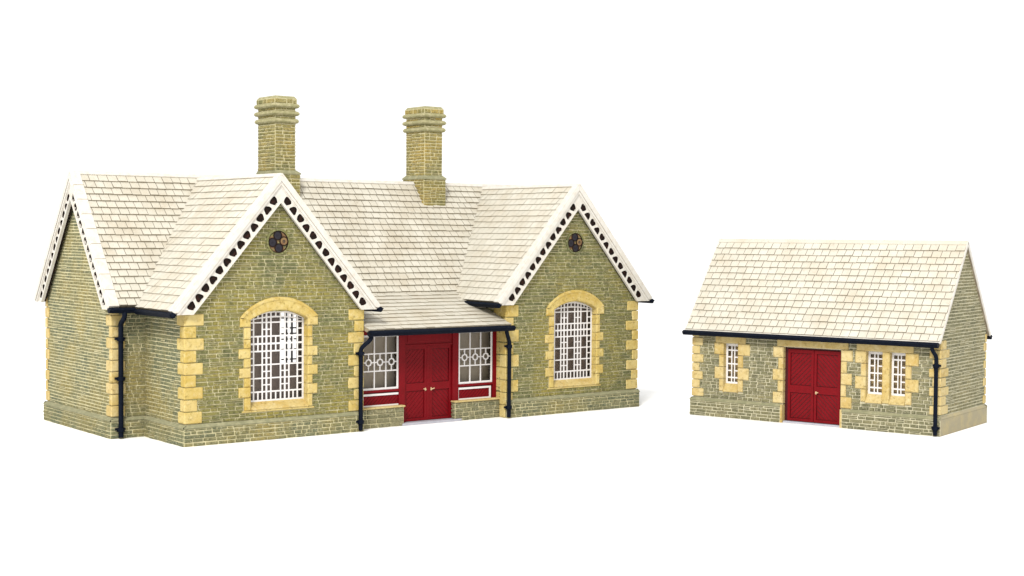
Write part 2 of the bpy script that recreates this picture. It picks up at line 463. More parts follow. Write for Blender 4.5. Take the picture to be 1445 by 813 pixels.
def round_window(xc, zc, parent):
    F = Ffront(0); w = bpy.data.objects.new('round_window', None); COL.objects.link(w); w.parent = parent; w.empty_display_size = .005
    mb = MB(); disc(mb, F, xc, zc, .45, -.02, 32, r0=.395, d2=.072); mb.build('round_frame', ['stone'], w, bevel=.012)
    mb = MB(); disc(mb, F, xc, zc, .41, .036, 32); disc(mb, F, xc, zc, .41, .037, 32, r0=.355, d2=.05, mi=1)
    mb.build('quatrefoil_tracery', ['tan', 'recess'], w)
    mb = MB()
    for k in range(4):
        a = math.radians(90*k+6); r = .215; cx, cz = xc+r*math.cos(a), zc+r*math.sin(a)
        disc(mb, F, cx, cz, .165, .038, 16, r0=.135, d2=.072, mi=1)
        disc(mb, F, cx, cz, .14, .052, 14, mi=0 if k else 2)
        disc(mb, F, cx, cz, .055, .053, 5, r0=.03, d2=.066, mi=0)
    mb.build('window_pane', ['iron', 'recess', 'tan'], w)

def bargeboard(F, xc, half, zr, ze, nholes, parent, label=None, e=.55):
    """pierced board under a verge; F(u, z, d), d = 0 at the wall, out towards the viewer"""
    k = (zr-ze)/half; zb = ze-.13
    X = lambda zline: (zr-zline)/k                     # distance from the centre line
    o = bpy.data.objects.new('bargeboard', None); COL.objects.link(o); o.parent = parent; o.empty_display_size = .005
    if label: o['label'] = label
    mbs, mbt, mbd = MB(), MB(), MB()
    v1, v2, v3, v4 = .37, .43, .835, .965
    def band(mb, va, vb, d0, d1, s_, zlow=zb):
        pts = [(xc, zr-va), (xc+s_*X(zlow+va), zlow), (xc+s_*X(zlow+vb), zlow), (xc, zr-vb)]
        if s_ < 0: pts = pts[::-1]
        mb.prism(F, pts, d0, d1)
    for s_ in (-1, 1):
        # solid plank with a raised upper fillet
        pts = [(xc, zr), (xc+s_*half, ze), (xc+s_*half, zb), (xc+s_*X(zb+v1), zb), (xc, zr-v1)]
        mbs.prism(F, pts if s_ > 0 else pts[::-1], e-.10, e)
        band(mbs, .02, .235, e+.001, e+.030, s_, ze-.06)
        band(mbt, v1-.03, v2, e-.13, e-.045, s_)
        band(mbt, v3, v4, e-.13, e-.020, s_)
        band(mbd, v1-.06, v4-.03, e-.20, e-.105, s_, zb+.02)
        # a pierced plate: one rounded triangular opening in each cell, point up and point down by turns
        Lk = math.sqrt(1+k*k); ct, st_ = 1/Lk, k/Lk
        wa, wb = (v2-.03)*ct, (v3+.03)*ct; D1, D2 = e-.134, e-.060
        def SP(t_, w_): return (xc+s_*(t_*ct-w_*st_), zr-t_*st_-w_*ct)
        t0 = wb*st_/ct+.02; t1 = (zr-zb-.03-wb*ct)/st_; n = nholes; pw = (t1-t0)/n
        for i in range(n):
            a0, a1 = t0+pw*i, t0+pw*(i+1); tc, wc = (a0+a1)/2, (wa+wb)/2+.004; N = 24
            up = i % 2 == 0; R1 = (wb-wa)/2-.016; Rt = pw/2-.012
            oc, ic = [], []
            for q_ in range(N):
                th = 2*math.pi*q_/N; cx, cw = math.cos(th), math.sin(th)
                f = 1/max(abs(cx), abs(cw)); oc.append(SP(tc+cx*f*pw/2, (wa+wb)/2+cw*f*(wb-wa)/2))
                rr = 1/max(abs(cx)**2.6+abs(cw)**2.6, 1e-6)**(1/2.6)
                y_ = cw*rr; taper = 1-.30*(1+(y_ if up else -y_))
                ic.append(SP(tc+cx*rr*Rt*min(1, taper+.06)*U(.95,1.05), wc+y_*R1*U(.95,1.03)))
            vs = [F(*p_, D2) for p_ in oc]+[F(*p_, D2) for p_ in ic]+[F(*p_, D1) for p_ in ic]
            mbt.add(vs, [(j_, (j_+1) % N, N+(j_+1) % N, N+j_) for j_ in range(N)])
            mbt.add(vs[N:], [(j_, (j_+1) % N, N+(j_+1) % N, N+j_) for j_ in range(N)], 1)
        p0 = [SP(t0, wa), SP(t0, wb)]
        mbt.prism(F, [(xc, zr-v1+.02), p0[0], p0[1], (xc, min(p0[1][1], zr-v3))], D1, D2+.001)
        p1 = [SP(t1, wa), SP(t1, wb)]
        mbt.prism(F, [p1[0], (xc+s_*(X(zb+v1)), zb+.001), (xc+s_*(X(zb+v3)), zb+.001), p1[1]], D1, D2+.001)
    mbs.build('verge_plank', ['white'], o, bevel=.012)
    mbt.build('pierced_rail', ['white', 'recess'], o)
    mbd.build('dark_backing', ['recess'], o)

def slope_frame_x(xc, zr, k, s_):          # wing slope: u runs along y, s up, d out
    L = math.sqrt(1+k*k); tx, tz = -s_/L, k/L; nx, nz = s_*k/L, 1/L
    return L, tx, tz, nx, nz

def wing(dx, xo, parent, tile_rows=19):
    xc = W1/2+dx; F = Ffront(0)
    hole = (GX0+dx, GX1+dx, GZ0-.2, 4.40)
    sh = (GX0-.26+dx, GX1+.21+dx, 1.0, 4.32)       # stones stop under the surround
    mb = MB(); sheet(mb, F, dx, W1+dx, 0, wtop(xc), (xc,), [hole])
    stones(mb, F, dx, W1+dx, ZP, ZR-.35, wspan(xc), [sh], ln=(.2,.52))
    mb.build('wing_wall', ['mortar', 'stone'], parent)
    wing_window(dx, parent, True); round_window(xc, 6.73, parent)
    # roof
    for s_ in (-1, 1):
        L, tx, tz, nx, nz = slope_frame_x(xc, ZR, wslope, s_)
        ex = xc+s_*(W1/2+EV); slen = (W1/2+EV)*L
        def FR(u, s, d, ex=ex, tx=tx, tz=tz, nx=nx, nz=nz): return (ex+tx*s+nx*d, u, ZE+tz*s+nz*d)
        mb = MB(); vs = []
        for d in (-.012, -.16):
            vs += [FR(-OV, 0, d), FR(ymain(ZE)+.1, 0, d), FR(YM, slen, d), FR(-OV, slen, d)]
        mb.add(vs, [(0,1,2,3), (7,6,5,4), (0,4,5,1), (1,5,6,2), (2,6,7,3), (3,7,4,0)], 1)
        rh = (slen-.12)/tile_rows
        tiles(mb, FR, tile_rows, rh, lambda s: (-OV+.30, ymain(ZE+tz*s)+.02), tw=.34, mi=0, lift=.046, gap=.008, s0=.0)
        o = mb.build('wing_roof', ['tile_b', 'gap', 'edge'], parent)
        # flat verge strip along the front edge
        mv = MB(); mv.block(lambda u, s, d: FR(u, s, d), -OV-.02, -OV+.29, -.03, slen-.0, -.10, .055)
        mv.build('verge_strip', ['white'], o, bevel=.012)
        mv = MB(); mv.block(lambda u, s, d: FR(u, s, d), -OV+.10, YM, slen-.14, slen+.01, -.05, .062+.004*s_)
        mv.build('ridge_cap', ['white'], o, bevel=.02)
        # eave gutter
        g = MB(); gx = ex+s_*.03
        gut(g, (gx, -OV-.04, ZE-.11), (gx, ymain(ZE)-.1, ZE-.11), .105)
        g.build('gutter', ['black'], parent)
    bargeboard(F, xc, W1/2+EV, ZR, ZE, 13, parent, e=OV)
def gut(mb, a, b, r):
    """half-round gutter with a rolled lip"""
    a, b = Vector(a), Vector(b); d = (b-a).normalized(); sd = Vector((d.y, -d.x, 0))
    n = 9; vs = []
    for p in (a, b):
        for rr in (r, r*.72):
            for k in range(n):
                t_ = math.pi*k/(n-1)
                vs.append(p+sd*rr*math.cos(t_)-Vector((0,0,1))*rr*math.sin(t_)*1.15)
    fs = []
    for k in range(n-1):
        fs += [(k,k+1,2*n+k+1,2*n+k), (n+k,n+k+1,3*n+k+1,3*n+k), (k,k+1,n+k+1,n+k), (2*n+k,2*n+k+1,3*n+k+1,3*n+k)]
    fs += [(0,n,3*n,2*n), (n-1,2*n-1,4*n-1,3*n-1)]
    mb.add(vs, fs, 0, smooth=False)
    mb.tube([a+sd*r, b+sd*r], r*.26, 8); mb.tube([a-sd*r, b-sd*r], r*.26, 8)
    up = Vector((0,0,.02)); mb.tube([a-up, b-up], r*.9, 10)

wing(0, 0, A); wing(X2, 0, A)
# side walls of the wings
mb = wall(Fleft(0), 0, PY, ZP, 4.7, ln=(.16,.4), h=.02, g=.014); mb.build('wing_side_wall', ['mortar', 'stone_grey'], A)
mb = wall(Fright(W1), 0, PY, ZP, 4.4); mb.build('wing_side_wall', ['mortar', 'stone'], A)
mb = wall(Fleft(X2), 0, PY, ZP, 4.4); mb.build('wing_side_wall', ['mortar', 'stone'], A)
mb = wall(Fright(XE), 0, PY, ZP, 4.4); mb.build('wing_side_wall', ['mortar', 'stone'], A)

# plinth: each face a course of larger stones under a weathered chamfer
def plinth_face(mb, F, u0, u1, zp=ZP, tp=TP, ln=(.18,.5), h=.03, m0=0, m1=1, m2=2):
    zt = zp-.13
    mb.add([F(u0,0,tp), F(u1,0,tp), F(u1,zt,tp), F(u0,zt,tp)], [(0,1,2,3)], m0)
    mb.add([F(u0,zt,tp), F(u1,zt,tp), F(u1,zt+.03,tp+.03), F(u0,zt+.03,tp+.03)], [(0,1,2,3)], m2)
    n = max(2, int((u1-u0)/.3))
    zz = [zp+U(-.012,.012) for _ in range(n+1)]; za = [zt+.05+U(-.015,.015) for _ in range(n+1)]
    for k in range(n):
        a, b = u0+(u1-u0)*k/n, u0+(u1-u0)*(k+1)/n
        mb.add([F(a,zt+.03,tp+.03), F(b,zt+.03,tp+.03), F(b,za[k+1],tp+.03), F(a,za[k],tp+.03)], [(0,1,2,3)], m2, r=.5)
        mb.add([F(a,za[k],tp+.03), F(b,za[k+1],tp+.03), F(b,zz[k+1],.02), F(a,zz[k],.02)], [(0,1,2,3)], m2, r=.5)
    G = lambda u, z, d: F(u, z, d+tp)
    stones(mb, G, u0, u1, .0, zt, row=(.112,.14), ln=ln, h=h, c=.02, mi=m1)
mb = MB()
plinth_face(mb, Fleft(XM), PY-TP, DY+TP); plinth_face(mb, Ffront(PY), XM-TP, 0-TP)
plinth_face(mb, Fleft(0), -TP, PY-TP); plinth_face(mb, Ffront(0), -TP, W1+.03)
plinth_face(mb, Ffront(0), X2-.03, XE+TP); plinth_face(mb, Fright(XE), -TP, DY+TP); plinth_face(mb, Fback(DY), XM-TP, XE+TP)
mb.build('plinth', ['mortar', 'stone_grey', 'plinth_top'], A, label='damp-looking grey-green stone base course')

# quoins, one stack for each corner
def q(corner, sx, sy, wide, narrow, z1=4.36, z0=ZP+.02, h=.40, fw=True, m='sand', parent=A):
    mb = MB(); quoin(mb, corner, sx, sy, z0, z1, h, wide, narrow, fw); return mb.build('corner_quoin', [m], parent)
q((0,0), 1, 1, (.62,.50), (.38,.28))
q((W1,0), -1, 1, (.60,.6), (.34,.6))
q((XE,0), -1, 1, (.58,.5), (.28,.3))
q((XM,PY), 1, 1, (.46,.42), (.24,.16), z1=4.6, m='sand_pale')
q((XM,DY), 1, -1, (.5,.26), (.3,.10), z1=4.6, m='sand_pale')
q((XE,DY), -1, -1, (.5,.5), (.3,.3), z1=4.6, m='sand_pale')
mb = MB()
n = 9; hh = (4.36-.02)/n
for k in range(n):
    a = .60 if k % 2 == 0 else .34
    if k*hh < .4: a = .02
    box_c(mb, X2-.045, X2+a*U(.93,1.05), -.045 if k*hh > .4 else -.02, .34, .01+k*hh+.009, .01+(k+1)*hh-.009, .024)
    box_c(mb, X2-.040, X2+.2, .342, .72, .01+k*hh+.006, .01+(k+1)*hh-.006, .02)
mb.build('corner_quoin', ['sand'], A, label='yellow ashlar pier lining the porch reveal')

# --- main roof
L2 = math.sqrt(1+mslope**2); SL = (YM-PY+E2)*L2
def FM(u, s, d): return (u, PY-E2+s/L2-d*mslope/L2, ZE2+s*mslope/L2+d/L2)
def FMb(u, s, d): return (u, DY+E2-s/L2+d*mslope/L2, ZE2+s*mslope/L2+d/L2)
xl, xr = XM-O2, XE+.05
mb = MB()
for FF, nm in ((FM, 0), (FMb, 1)):
    vs = [FF(xl,0,-.012), FF(xr,0,-.012), FF(xr,SL,-.012), FF(xl,SL,-.012), FF(xl,0,-.17), FF(xr,0,-.17), FF(xr,SL-.1,-.17), FF(xl,SL-.1,-.17)]
    mb.add(vs, [(0,1,2,3), (7,6,5,4), (0,4,5,1), (1,5,6,2), (2,6,7,3), (3,7,4,0)], 1)
tiles(mb, FM, 19, (SL-.13)/19, lambda s: (xl+.36, xr), tw=.335, lift=.068, gap=.010)
tiles(mb, FMb, 19, (SL-.13)/19, lambda s: (xl+.3, xr), tw=.6, lift=.055)
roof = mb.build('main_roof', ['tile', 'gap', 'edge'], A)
mb = MB()
mb.block(FM, xl-.01, xl+.355, -.03, SL-.005, -.11, .062); mb.block(FMb, xl-.01, xl+.355, -.03, SL-.005, -.11, .060)
nj = 9
for k in range(1, nj):                                 # joints of the verge tiles
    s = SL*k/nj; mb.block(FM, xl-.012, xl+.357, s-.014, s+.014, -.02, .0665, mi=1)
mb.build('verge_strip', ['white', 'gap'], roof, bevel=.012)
mb = MB()
mb.block(FM, xl+.02, xr, SL-.15, SL+.012, -.06, .064); mb.block(FMb, xl+.02, xr, SL-.15, SL+.012, -.06, .067)
mb.build('ridge_cap', ['white'], roof, bevel=.02)
bargeboard(Fleft(XM), YM, (YM-PY)+E2, ZR2, ZE2, 13, A, e=O2)
g = MB(); gut(g, (XM-O2-.02, PY-E2-.03, ZE2-.12), (-EV-.05, PY-E2-.03, ZE2-.13), .105); g.build('gutter', ['black'], A)

# --- porch
PZ0, PZ1, PYA, PYB = 3.60, 4.74, -.40, PY-.30
pl = math.hypot(PYB-PYA, PZ1-PZ0); ty, tz = (PYB-PYA)/pl, (PZ1-PZ0)/pl
def FP(u, s, d): return (u, PYA+ty*s-tz*d, PZ0+tz*s+ty*d)
mb = MB(); xa, xb = W1+.07, X2-.06
vs = [FP(u, s, d) for d in (-.012, -.13) for u, s in ((xa,0), (xb,0), (xb,pl), (xa,pl))]
mb.add(vs, [(0,1,2,3), (7,6,5,4), (0,4,5,1), (1,5,6,2), (2,6,7,3), (3,7,4,0)], 1)
tiles(mb, FP, 10, pl/10, lambda s: (xa, xb), tw=.36, lift=.050, gap=.003)
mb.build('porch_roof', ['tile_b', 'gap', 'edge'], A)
g = MB(); gut(g, (xa-.05, PYA-.04, PZ0-.085), (xb+.10, PYA-.04, PZ0-.095), .115); g.build('gutter', ['black'], A)

JY = .60                                                # plane of the red joinery
FJ = Ffront(JY)
D0, D1, DM, DTOP = 8.975, 11.10, 10.065, 2.90
mb = MB()
for a, b, d in ((W1+.02, 7.10, .06), (8.70, 8.975, .07), (11.12, 11.40, .07), (13.03, X2-.02, .06)):
    mb.block(FJ, a, b, .06 if 8 < a < 12 else .72, 3.62, -.14, d)
mb.block(FJ, D0, D1+.02, DTOP, 3.62, -.14, .02)                      # fascia above the doors
mb.block(FJ, D0+.12, D1-.10, DTOP+.13, 3.40, .018, .045)
mb.block(FJ, D0, D1+.02, DTOP-.015, DTOP+.05, .019, .055)
for a, b in ((7.10, 8.70), (11.40, 13.03)):
    mb.block(FJ, a, b, 1.27, 1.35, -.14, .085); mb.block(FJ, a, b, 3.36, 3.62, -.14, .03)
    mb.block(FJ, a, b, .72, 1.27, -.14, -.02)
mb.build('door_frame', ['red'], A, bevel=.012)
def leaf(u0, u1, z0, z1, F, sgn, rail, parent, hinge_side, hx=None, hz=1.3, gap=.014):
    red = 'red'
    mb = MB(); st = .10
    d = -.06
    us = [u0, u0+st, u1-st, u1]; zs = [z0, z0+.10, rail-.14, rail+.14, z1-.13, z1]
    lattice(mb, F, us, zs, lambda i, j: not (i == 1 and j in (1, 3)), d-.06, d+.045)
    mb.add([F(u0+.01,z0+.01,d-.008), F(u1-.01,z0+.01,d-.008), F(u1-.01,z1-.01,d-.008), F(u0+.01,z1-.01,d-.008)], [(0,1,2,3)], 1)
    diagonal_boards(mb, F, us[1]+.012, us[2]-.012, zs[1]+.012, zs[2]-.012, d-.012, d+.006, sgn, gap=gap)
    diagonal_boards(mb, F, us[1]+.012, us[2]-.012, zs[3]+.012, zs[4]-.012, d-.012, d+.006, sgn, gap=gap)
    o = mb.build('door_leaf', [red, 'red_deep'], parent, bevel=.007)
    if hx is not None:
        h = MB(); f = F
        ctr = f(hx, hz, d+.045)
        h.block(f, hx-.024, hx+.024, hz-.055, hz+.055, d+.04, d+.058)
        h.tube([f(hx, hz, d+.06), f(hx, hz, d+.10)], .020, 8)
        h.tube([f(hx, hz, d+.095), f(hx-hinge_side*.055, hz+.010, d+.10), f(hx-hinge_side*.11, hz+.028, d+.095)], .019, 8)
        h.build('door_handle', ['brass'], o, bevel=.008)
    return o
leaf(D0+.01, DM-.075, .10, DTOP-.02, FJ, 1, 1.36, A, 1, hx=DM-.13, hz=1.25)
leaf(DM+.075, D1+.01, .10, DTOP-.02, FJ, -1, 1.36, A, -1, hx=DM+.13, hz=1.25)
mb = MB(); mb.block(FJ, DM-.072, DM+.072, .10, DTOP-.02, -.12, -.005); mb.build('door_meeting_stile', ['red'], A, bevel=.012)
mb = MB(); mb.block(BOX, 8.72, 11.38, 0, .085, .28, .72); mb.build('doorstep', ['step'], A, bevel=.015)

def porch_window(u0, u1, z0, z1):
    w = bpy.data.objects.new('porch_window', None); COL.objects.link(w); w.parent = A; w.empty_display_size = .005
    F = FJ; fw = .075; bw = .045
    W_ = (u1-u0-2*fw-2*bw)/3; H_ = (z1-z0-2*fw-2*bw)/3
    us = cum(u0, [fw, W_, bw, W_, bw, W_, fw]); zs = cum(z0, [fw, H_, bw, H_, bw, H_, fw])
    mb = MB(); lattice(mb, F, us, zs, lambda i, j: not (i % 2 and j % 2), .005, .035)
    for i in (1, 3, 5):
        uc, zc = (us[i]+us[i+1])/2, (zs[3]+zs[4])/2; R = .145
        disc(mb, F, uc, zc, R, -.01, 8, r0=R-.048, d2=.030)
        disc(mb, F, uc, zc, R-.02, -.008, 16, r0=R-.055, d2=.0285)
        for a, b, c_, e_ in ((uc-.02, uc+.02, zc+R-.03, zs[4]+.002), (uc-.02, uc+.02, zs[3]-.002, zc-R+.03),
                             (us[i]-.002, uc-R+.03, zc-.02, zc+.02), (uc+R-.03, us[i+1]+.002, zc-.02, zc+.02)):
            mb.block(F, a, b, c_, e_, -.012, .0275)
    mb.build('lattice_frame', ['lattice'], w)
    mb = MB(); mb.add([F(u0,z0,-.05), F(u1,z0,-.05), F(u1,z1,-.05), F(u0,z1,-.05)], [(0,1,2,3)]); mb.build('window_pane', ['glass'], w)
porch_window(7.11, 8.70, 1.355, 3.36); porch_window(11.40, 13.01, 1.355, 3.36)
def porch_panel(u0, u1, z0, z1, sgn):
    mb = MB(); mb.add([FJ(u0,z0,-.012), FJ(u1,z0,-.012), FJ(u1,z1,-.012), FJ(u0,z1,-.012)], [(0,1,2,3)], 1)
    diagonal_boards(mb, FJ, u0+.06, u1-.06, z0+.06, z1-.06, -.012, .012, sgn, pitch=.11, gap=.018)
    o = mb.build('porch_panel', ['red', 'red_deep'], A, bevel=.005)
    f = MB(); us = [u0, u0+.07, u1-.07, u1]; zs = [z0, z0+.065, z1-.075, z1]
    lattice(f, FJ, us, zs, lambda i, j: not (i == 1 and j == 1), -.01, .042)
    f.build('white_border', ['lattice'], o, bevel=.012)
porch_panel(7.12, 8.78, .74, 1.22, 1); porch_panel(11.36, 12.95, .74, 1.22, 1)
for u0, u1, side in ((W1, 8.80, 1), (11.12, X2, -1)):
    mb = MB(); F = Ffront(.36)
    mb.block(BOX, u0+.0, u1, .0, .715, .36, .62, mi=0)
    stones(mb, F, u0, u1, 0, .69, row=(.14,.18), ln=(.22,.6), h=.04, c=.022)
    Fe = Fright(u1) if side > 0 else Fleft(u0)
    stones(mb, Fe, .36, .60, 0, .69, row=(.14,.18), ln=(.22,.3), h=.035, c=.022)
    a, b = (u0, u1+.05) if side > 0 else (u0-.05, u1)
    box_c(mb, a, b, .29, .60, .69, .755, .025, mi=2)
    mb.build('dwarf_wall', ['mortar', 'stone_buff', 'sand_pale'], A)

# rooms behind the glass: painted card partitions
def card(name, F, u0, u1, z0, z1, m, hole=None, d0=0, d1=-.06, parent=A):
    mb = MB()
    if hole:
        us = [u0, hole[0], hole[1], u1]; zs = [z0, hole[2], hole[3], z1]
        lattice(mb, F, us, zs, lambda i, j: not (i == 1 and j == 1), d1, d0)
    else: mb.block(F, u0, u1, z0, z1, d1, d0)
    mb.build(name, [m], parent)
card('room_partition', Ffront(.5), .25, W1-.25, .02, 4.7, 'brown_card', (3.785, 4.455, 2.535, 4.57))
card('room_partition', Ffront(.5), X2+.25, XE-.25, .02, 4.7, 'brown_card')
card('room_partition', Ffront(1.0), W1+.02, X2-.02, .02, 3.9, 'beige_card')
# rear window glimpsed through the front one
w = bpy.data.objects.new('rear_window', None); COL.objects.link(w); w.parent = A; w.empty_display_size = .005
mb = MB(); us = cum(RH[0], [.07,.16,.06,.28,.06,.15,.07,.15,.06,.28,.06,.16,.07], RH[1]-RH[0]); zs = cum(RH[2], [.07,.22,.06,.38,.06,.38,.06,.18,.06,.18,.06,.38,.06,.3,.07], RH[3]-RH[2])
lattice(mb, Fback(DY), us, zs, lambda i, j: not (i % 2 and j % 2), -.12, -.07); mb.build('lattice_frame', ['lattice'], w)

# --- downpipes
def pipe(parent, top, wallpt, zneck0, zneck1, rad, collars, zend=.05):
    """from the gutter outlet `top` swing back to the wall position, then straight down"""
    o = MB(); (x0, y0, z0), (x1, y1) = top, wallpt
    pts = [(x0, y0, z0), (x0, y0, zneck0+.10)]
    for k in range(0, 9):
        f = k/8; e = f*f*(3-2*f); pts.append((x0+(x1-x0)*e, y0+(y1-y0)*e, zneck0+(zneck1-zneck0)*f))
    pts += [(x1, y1, zneck1-.12), (x1, y1, (zneck1+zend)/2), (x1, y1, zend)]
    o.tube(pts, rad, 12)
    ob = o.build('downpipe', ['black'], parent)
    for z in collars:
        c = MB(); c.tube([(x1,y1,z-.055), (x1,y1,z+.055)], rad*1.42, 12)
        c.tube([(x1,y1,z-.075), (x1,y1,z-.05)], rad*1.6, 12)
        c.block(BOX, x1-rad*2.1, x1+rad*2.1, z-.04, z+.04, y1+rad*.3, y1+rad*1.5)
        c.build('pipe_collar', ['black'], ob, bevel=.01)
pipe(A, (-.97, PY-.50, 4.40), (-.985, PY-.22), 4.20, 3.86, .085, (3.41, 2.06, .33))
pipe(A, (6.93, -.36, 3.50), (6.63, -.16), 3.36, 2.90, .078, (2.79, .36))
pipe(A, (12.99, -.36, 3.50), (13.28, -.16), 3.40, 2.86, .078, (2.77, .43))

# --- chimneys
def chimney(x0, x1, y0, y1, sx0, sx1, sy0, sy1, label):
    c = bpy.data.objects.new('chimney', None); COL.objects.link(c); c.parent = A; c['label'] = label; c.empty_display_size = .005
    kw = dict(row=(.12,.15), ln=(.2,.42), h=.03, c=.02)
    zb0 = ZE2+(y0-PY+E2)*mslope-.15; zt = 9.28; zs = 9.46
    mb = MB()
    mb.block(BOX, x0, x1, zb0-.6, zt, y0, y1, mi=0)
    stones(mb, Ffront(y0), x0, x1, zb0, zt, **kw); stones(mb, Fleft(x0), y0, y1, zb0, zt, **kw)
    stones(mb, Fright(x1), y0, y1, zb0, zt, **kw); stones(mb, Fback(y1), x0, x1, zb0, zt, **kw)
    # sloped shoulder up to the shaft
    e = .03
    lo = [(x0-e,y0-e,zt), (x1+e,y0-e,zt), (x1+e,y1+e,zt), (x0-e,y1+e,zt)]; md = [(x, y, zt+.05) for x, y, z in lo]
    hi = [(sx0,sy0,zs), (sx1,sy0,zs), (sx1,sy1,zs), (sx0,sy1,zs)]
    mb.add(lo+md+hi, [(i,(i+1)%4,4+(i+1)%4,4+i) for i in range(4)]+[(4+i,4+(i+1)%4,8+(i+1)%4,8+i) for i in range(4)]+[(0,1,2,3)], 2)
    mb.build('chimney_base', ['mortar', 'stone_chim', 'plinth_top'], c)
    mb = MB(); z0, z1 = zs-.06, 12.08
    mb.block(BOX, sx0, sx1, z0, z1, sy0, sy1, mi=0)
    for F, a, b in ((Ffront(sy0), sx0, sx1), (Fleft(sx0), sy0, sy1), (Fright(sx1), sy0, sy1), (Fback(sy1), sx0, sx1)):
        stones(mb, F, a, b, z0, 12.05, **kw)
    mb.build('chimney_shaft', ['mortar', 'stone_chim'], c)
    for zc, pr in ((11.32, .115), (11.61, .135), (11.90, .135)):
        mb = MB(); prof = [(0,-.10), (pr*.7,-.075), (pr,-.025), (pr,.03), (pr*.7,.07), (0,.10)]
        rings = [[(sx0-a,sy0-a,zc+b), (sx1+a,sy0-a,zc+b), (sx1+a,sy1+a,zc+b), (sx0-a,sy1+a,zc+b)] for a, b in prof]
        vs = [p for r in rings for p in r]
        mb.add(vs, [(4*k+i, 4*k+(i+1)%4, 4*k+4+(i+1)%4, 4*k+4+i) for k in range(len(prof)-1) for i in range(4)])
        mb.build('chimney_ring', ['ring'], c, bevel=.03)
    mb = MB(); a = .045
    mb.block(BOX, sx0-a, sx1+a, 11.97, 12.17, sy0-a, sy1+a, mi=0)
    for F, p, q_ in ((Ffront(sy0-a), sx0-a, sx1+a), (Fleft(sx0-a), sy0-a, sy1+a), (Fright(sx1+a), sy0-a, sy1+a)):
        stones(mb, F, p, q_, 11.98, 12.17, row=(.17,.19), ln=(.2,.36), h=.02, c=.02)
    lo = [(sx0-a,sy0-a,12.171), (sx1+a,sy0-a,12.171), (sx1+a,sy1+a,12.171), (sx0-a,sy1+a,12.171)]
    hi = [(sx0+.03,sy0+.03,12.27), (sx1-.03,sy0+.03,12.27), (sx1-.03,sy1-.03,12.27), (sx0+.03,sy1-.03,12.27)]
    mb.add(lo+hi, [(i,(i+1)%4,4+(i+1)%4,4+i) for i in range(4)]+[(4,5,6,7)], 2)
    mb.build('chimney_cap', ['mortar', 'stone_chim', 'ring'], c)
chimney(6.30, 7.33, 5.42, 6.95, 6.24+.05, 7.16, 5.50, 6.85, 'greener chimney behind the left front gable')
chimney(13.10, 14.19, 5.42, 6.95, 13.19, 14.06, 5.50, 6.85, 'yellower chimney standing on the middle of the ridge')

# ================================================================== the small building
BX, BY, BR = 15.1519, 51.5808, -.6305
BL, BD, BZP, BZR, BZE, BO, BE, BYR, BTP = 9.8728, 4.8366, .7117, 6.8946, 3.3686, .1995, .325, 2.4112, .0945
B = empty('goods_shed', (BX, BY), BR,
    'small model stone building with plain pitched roof, no chimney and three narrow white windows', 'model building')
bs = (BZR-BZE)/(BYR+BE)
FB = Ffront(0)
btop = lambda u: BZR-.09-abs(u-BYR)*bs
bspan = lambda z: (BYR-(BZR-.12-z)/bs, BYR+(BZR-.12-z)/bs)
WINS = [(-8.545, -7.93), (-2.73, -2.115), (-1.835, -1.245)]; WZ0, WZ1 = 1.31, 2.88
BDOOR = (-6.02, -3.70, .0, 2.87)
holes = [(a, b, WZ0-.25, WZ1) for a, b in WINS]+[BDOOR]
sh = [(-8.72,-7.72,.98,3.3), (-2.94,-1.02,.98,3.3), (-6.10,-3.62,0,3.3)]
mb = MB(); sheet(mb, FB, -BL, 0, 0, lambda u: 3.55, (), holes)
stones(mb, FB, -BL, 0, BZP, 3.5, None, sh, ln=(.17,.42), row=(.115,.15)); mb.build('front_wall', ['mortar_buff', 'stone_buff'], B)
kw = dict(row=(.105,.13), ln=(.24,.7), h=.013, c=.008, g=.018)
mb = MB(); wall(Fright(.025), 0, BD, BZP, BZR-.2, bspan, btop, (BYR,), mb=mb, **kw); mb.build('gable_wall', ['mortar_buff', 'stone_buff'], B)
mb = MB(); wall(Fleft(-BL), 0, BD, BZP, BZR-.25, bspan, btop, (BYR,), mb=mb, **kw); mb.build('gable_wall', ['mortar_buff', 'stone_buff'], B)
mb = wall(Fback(BD), -BL, 0, BZP, 3.5); mb.build('rear_wall', ['mortar_buff', 'stone_buff'], B)
mb = MB()
plinth_face(mb, FB, -BL-BTP, -6.10, BZP, BTP); plinth_face(mb, FB, -3.62, BTP, BZP, BTP)
plinth_face(mb, Fleft(-BL), -BTP, BD+BTP, BZP, BTP); plinth_face(mb, Fback(BD), -BL-BTP, BTP, BZP, BTP)
for u in (-6.10, -3.62):                               # returns of the plinth at the doorway
    s_ = 1 if u < -5 else -1
    mb.block(FB, min(u, u+s_*.075), max(u, u+s_*.075), 0, .68, -.3, BTP, mi=3)
mb.build('plinth', ['mortar_buff', 'stone_buff', 'plinth_top', 'sand_pale'], B)
mb = MB(); Fq = Fright(0)
mb.prism(lambda y, z, d: Fq(y, z, d), [(-BTP,0), (BD+BTP,0), (BD+BTP,.60), (-BTP,.60)], -.1, BTP)
vs = [Fq(-BTP,.60,BTP), Fq(BD+BTP,.60,BTP), Fq(BD+BTP,.73,.0), Fq(-BTP,.73,.0)]
mb.add(vs, [(0,1,2,3)])
mb.build('plinth', ['cement'], B, bevel=.03, label='plain cement base under the right gable')
for c, sx, sy, wd, nr in (((-BL,0), 1, 1, (.44,.4), (.27,.25)), ((0,0), -1, 1, (.36,.80), (.24,.50)), ((0,BD), -1, -1, (.4,.24), (.25,.10)), ((-BL,BD), 1, -1, (.4,.4), (.25,.25))):
    q(c, sx, sy, wd, nr, z1=3.40, z0=BZP+.03, h=.33, m='sand_pale', parent=B)

